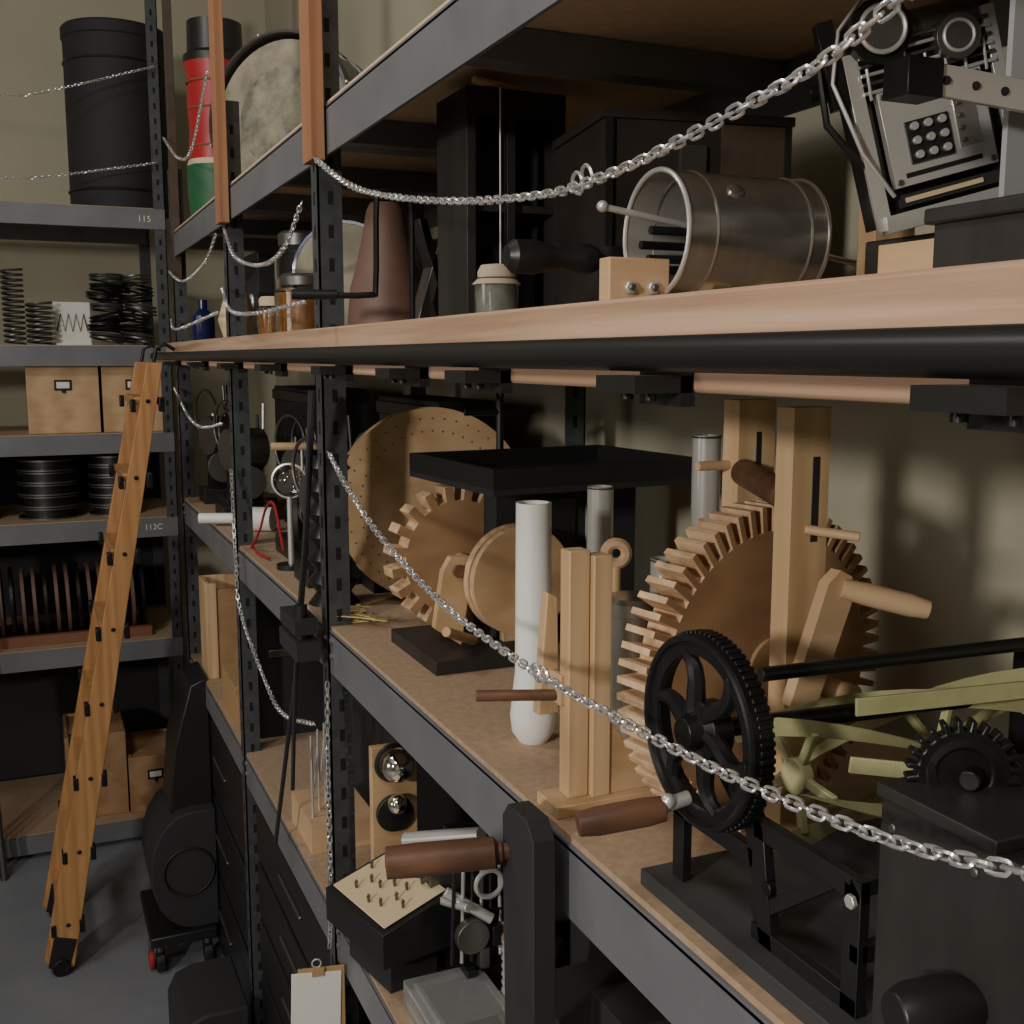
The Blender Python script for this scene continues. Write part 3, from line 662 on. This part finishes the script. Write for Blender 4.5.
c.prism([(-.050,-.080,.1165),(.054,-.080,.1445),(.054,-.080,.1465),(-.050,-.080,.1185)],(0,.160,0),CREAM)
for i,j in ((0,1),(0,2),(0,4),(1,0),(1,1),(1,3),(1,4),(2,1),(2,2),(2,3),(2,5),(3,1),(3,3),(3,4)):
    xx=-.032+i*.022+.004*math.sin(j*2.3); yy=-.06+j*.024+.004*math.cos(i*3.1)
    c.cyl((xx,yy,.1235+(xx+.034)*.27),(xx,yy,.136+(xx+.034)*.27),.0022,DKMET,seg=8); c.box((xx-.004,yy-.001,.131+(xx+.034)*.27),(xx+.004,yy+.001,.133+(xx+.034)*.27),DKMET)
c.done()
c=B("acrylic_block",bevel=.001); c.box((.445,1.27,L),(.56,1.40,L+.04),ACRY); c.box((.45,1.275,L+.005),(.47,1.39,L+.015),ALU); c.cyl((.46,1.28,L+.03),(.46,1.39,L+.03),.004,ALU); c.done()
c=B("finned_cylinder"); c.lathe([(.024 if k%2 else .021,.006*k,ALU) for k in range(20)]+[(.024,.12,PLYD),(0,.12)],(.585,1.31,L),(0,0,1),ALU,28)
c.done()
c=B("metal_can"); c.pipe((.455,1.22,L+.02),(.52,1.19,L+.02),.02,.001,ALU,28,DKMET); c.disc((.519,1.1905,L+.02),(.06,-.03,0),.019,.002,DKMET); c.done()
c=B("black_crank_machine",bevel=.002)
c.box((.46,.72,L),(.70,1.02,L+.25),BLKP); c.cyl((.385,.845,L+.28),(.50,.845,L+.28),.01,BLK); c.box((.47,.81,L+.25),(.53,.88,L+.31),BLKP)
c.prism([(.382,.82,L+.2),(.382,.885,L+.2),(.382,.893,L+.50),(.382,.88,L+.515),(.382,.84,L+.515),(.382,.825,L+.50)],(.022,0,0),BLKP)
c.lathe([(0,0),(.0145,.001),(.0155,.03),(.0145,.10),(.010,.104),(.010,.108),(.008,.108),(.008,.14),(0,.14)],(.275,.915,L+.463),(1,-.3,.05),BROWN,28,cap=False)
c.done()
c=B("black_bottle_row")
for k,(x,y) in enumerate(((.52,1.12),(.57,1.17),(.61,1.10))): c.lathe([(.025,0),(.025,.12),(.012,.16),(.012,.19),(0,.19)],(x,y,L),(0,0,1),BLK,24)
c.done()
c=B("wire_wound_pins",bevel=.0005)
c.box((.44,1.93,L),(.56,2.10,L+.06),PINEX)
for k in range(4): 
    c.cyl((.45+.02*k,1.96+.03*k,L+.06),(.45+.02*k,1.96+.03*k,L+.22),.0025,ALU,seg=8); c.sweep([(.45+.02*k,1.96+.03*k,L+.2),(.46+.02*k,1.99+.03*k,L+.1),(.47+.02*k,1.99+.03*k,L+.2)],.0015,ALU,5)
c.done()
c=B("black_tool_case",bevel=.002); c.box((.6,1.8,L),(.84,2.4,L+.3),BLKP); c.box((.595,1.79,L+.28),(.845,2.41,L+.31),BLK); c.done()
c=B("black_tool_case",bevel=.002); c.box((.66,1.05,L),(.84,1.3,L+.26),BLKP); c.box((.66,1.40,L),(.84,1.66,L+.30),BLKP); c.done()
c=B("pine_storage_box",bevel=.002)
x0,x1,y0,y1=.435,.555,3.16,3.30
c.box((x0,y0,L),(x0+.03,y0+.012,L+.28),PINEZ); c.box((x1-.03,y0,L),(x1,y0+.012,L+.28),PINEZ); c.box((x0+.03,y0+.006,L),(x1-.03,y0+.02,L+.26),PLYD)
c.box((x0,y0+.02,L),(x0+.012,y1,L+.28),PINEZ); c.box((x1-.012,y0+.02,L),(x1,y1,L+.28),PINEZ); c.box((x0+.012,y1-.012,L),(x1-.012,y1,L+.28),PINEZ); c.done()
c=B("cardboard_carton",bevel=.001); c.box((.44,2.72,L),(.62,2.95,L+.10),CARD); c.box((.435,2.715,L+.09),(.625,2.84,L+.102),CARD); c.done()
c=B("black_document_case",bevel=.003); c.box((.45,2.60,L),(.72,2.68,L+.34),BLKP); c.box((.50,2.595,L+.2),(.6,2.60,L+.22),DKMET); c.done()
c=B("hanging_paper_tag",TM((.375,1.635,.60),Rz(-12)),bevel=.0006)
c.box((-.030,-.001,0),(.044,.003,.178),CARD); c.box((-.043,-.0035,-.004),(.036,-.0015,.172),PAPER,Ry(2)); c.box((-.008,-.006,.166),(.012,-.001,.180),CARD)
c.torus((0,0,.186),(0,1,0),.007,.0013,ALU); c.done()

# ---------------------------------------------------------------- floor items
c=B("black_wheeled_instrument_case",bevel=.004)
c.box((.235,3.08,.085),(.42,3.40,.115),BLK)
for (x,y,m) in ((.262,3.11,BLK),(.262,3.37,RED),(.395,3.11,BLK),(.395,3.37,BLK)):
    c.cyl((x-.012,y,.032),(x+.012,y,.032),.032,m); c.cyl((x,y,.05),(x,y,.09),.012,DKMET)
c.cyl((.232,3.13,.032),(.246,3.13,.032),.03,RED); c.box((.232,3.12,.04),(.246,3.14,.09),DKMET)
pr=[]
for q in range(11):
    an=-PI/2-PI*q/10; pr.append((.36+.115*math.cos(an),3.10,.29+.175*math.sin(an)))
pr=pr+[(.43,3.10,.465),(.43,3.10,.115)]
c.prism(pr,(0,.28,0),BLKP)
c.prism([(.31,3.15,.45),(.43,3.15,.45),(.43,3.15,.84),(.38,3.15,.82),(.33,3.15,.64)],(0,.2,0),BLK)
c.torus((.35,3.098,.29),(0,1,0),.07,.004,BLK)
c.done()
c=B("black_equipment_cart",bevel=.006)
prof=[(.24,2.45,.0),(.24,2.45,.18),(.26,2.45,.22),(.30,2.45,.235),(.40,2.45,.235),(.40,2.45,0)]
c.prism(prof,(0,.25,0),BLKP); c.torus((.33,2.449,.11),(0,1,0),.03,.004,BLK); c.done()
c=B("grey_pipe_bundle"); 
for k in range(4): c.cyl((-.16-.03*k,3.9,0),(-.2-.03*k,3.98,1.15),.011,DKMET,seg=12)
c.done()

# ---------------------------------------------------------------- lights
def area(name,loc,tgt,size,power,col):
    l=bpy.data.lights.new(name,"AREA"); l.shape='DISK'; l.size=size; l.energy=power; l.color=col
    o=bpy.data.objects.new(name,l); o.location=loc; o.rotation_euler=(Vector(tgt)-Vector(loc)).to_track_quat('-Z','Y').to_euler(); bpy.context.scene.collection.objects.link(o)
area("track_spot_key",(-2.7,-.9,2.35),(.6,.9,1.6),.34,76,(1,.935,.835))
area("ceiling_lamp_aisle",(-.9,2.0,3.35),(-.2,3.2,0),.5,16,(1,.955,.90))
area("ceiling_lamp_front",(-.8,-.4,3.4),(-.2,.8,0),.8,19,(1,.95,.88))
area("soft_fill_left",(-3.3,1.4,1.9),(.6,1.4,1.4),1.2,13,(1,.945,.87))  # added soft fill from the left, not a fixture of the room
w=bpy.data.worlds.new("world"); bpy.context.scene.world=w; w.use_nodes=True
w.node_tree.nodes["Background"].inputs[0].default_value=(.5,.5,.5,1); w.node_tree.nodes["Background"].inputs[1].default_value=.3

# ---------------------------------------------------------------- camera
cd=bpy.data.cameras.new("camera"); cd.sensor_width=36; cd.lens=36*1100/1024; cd.clip_start=.02
co=bpy.data.objects.new("camera",cd); co.location=(0,0,1.75); co.rotation_euler=(math.radians(90-8.02),0,math.radians(-23.7))
bpy.context.scene.collection.objects.link(co); bpy.context.scene.camera=co
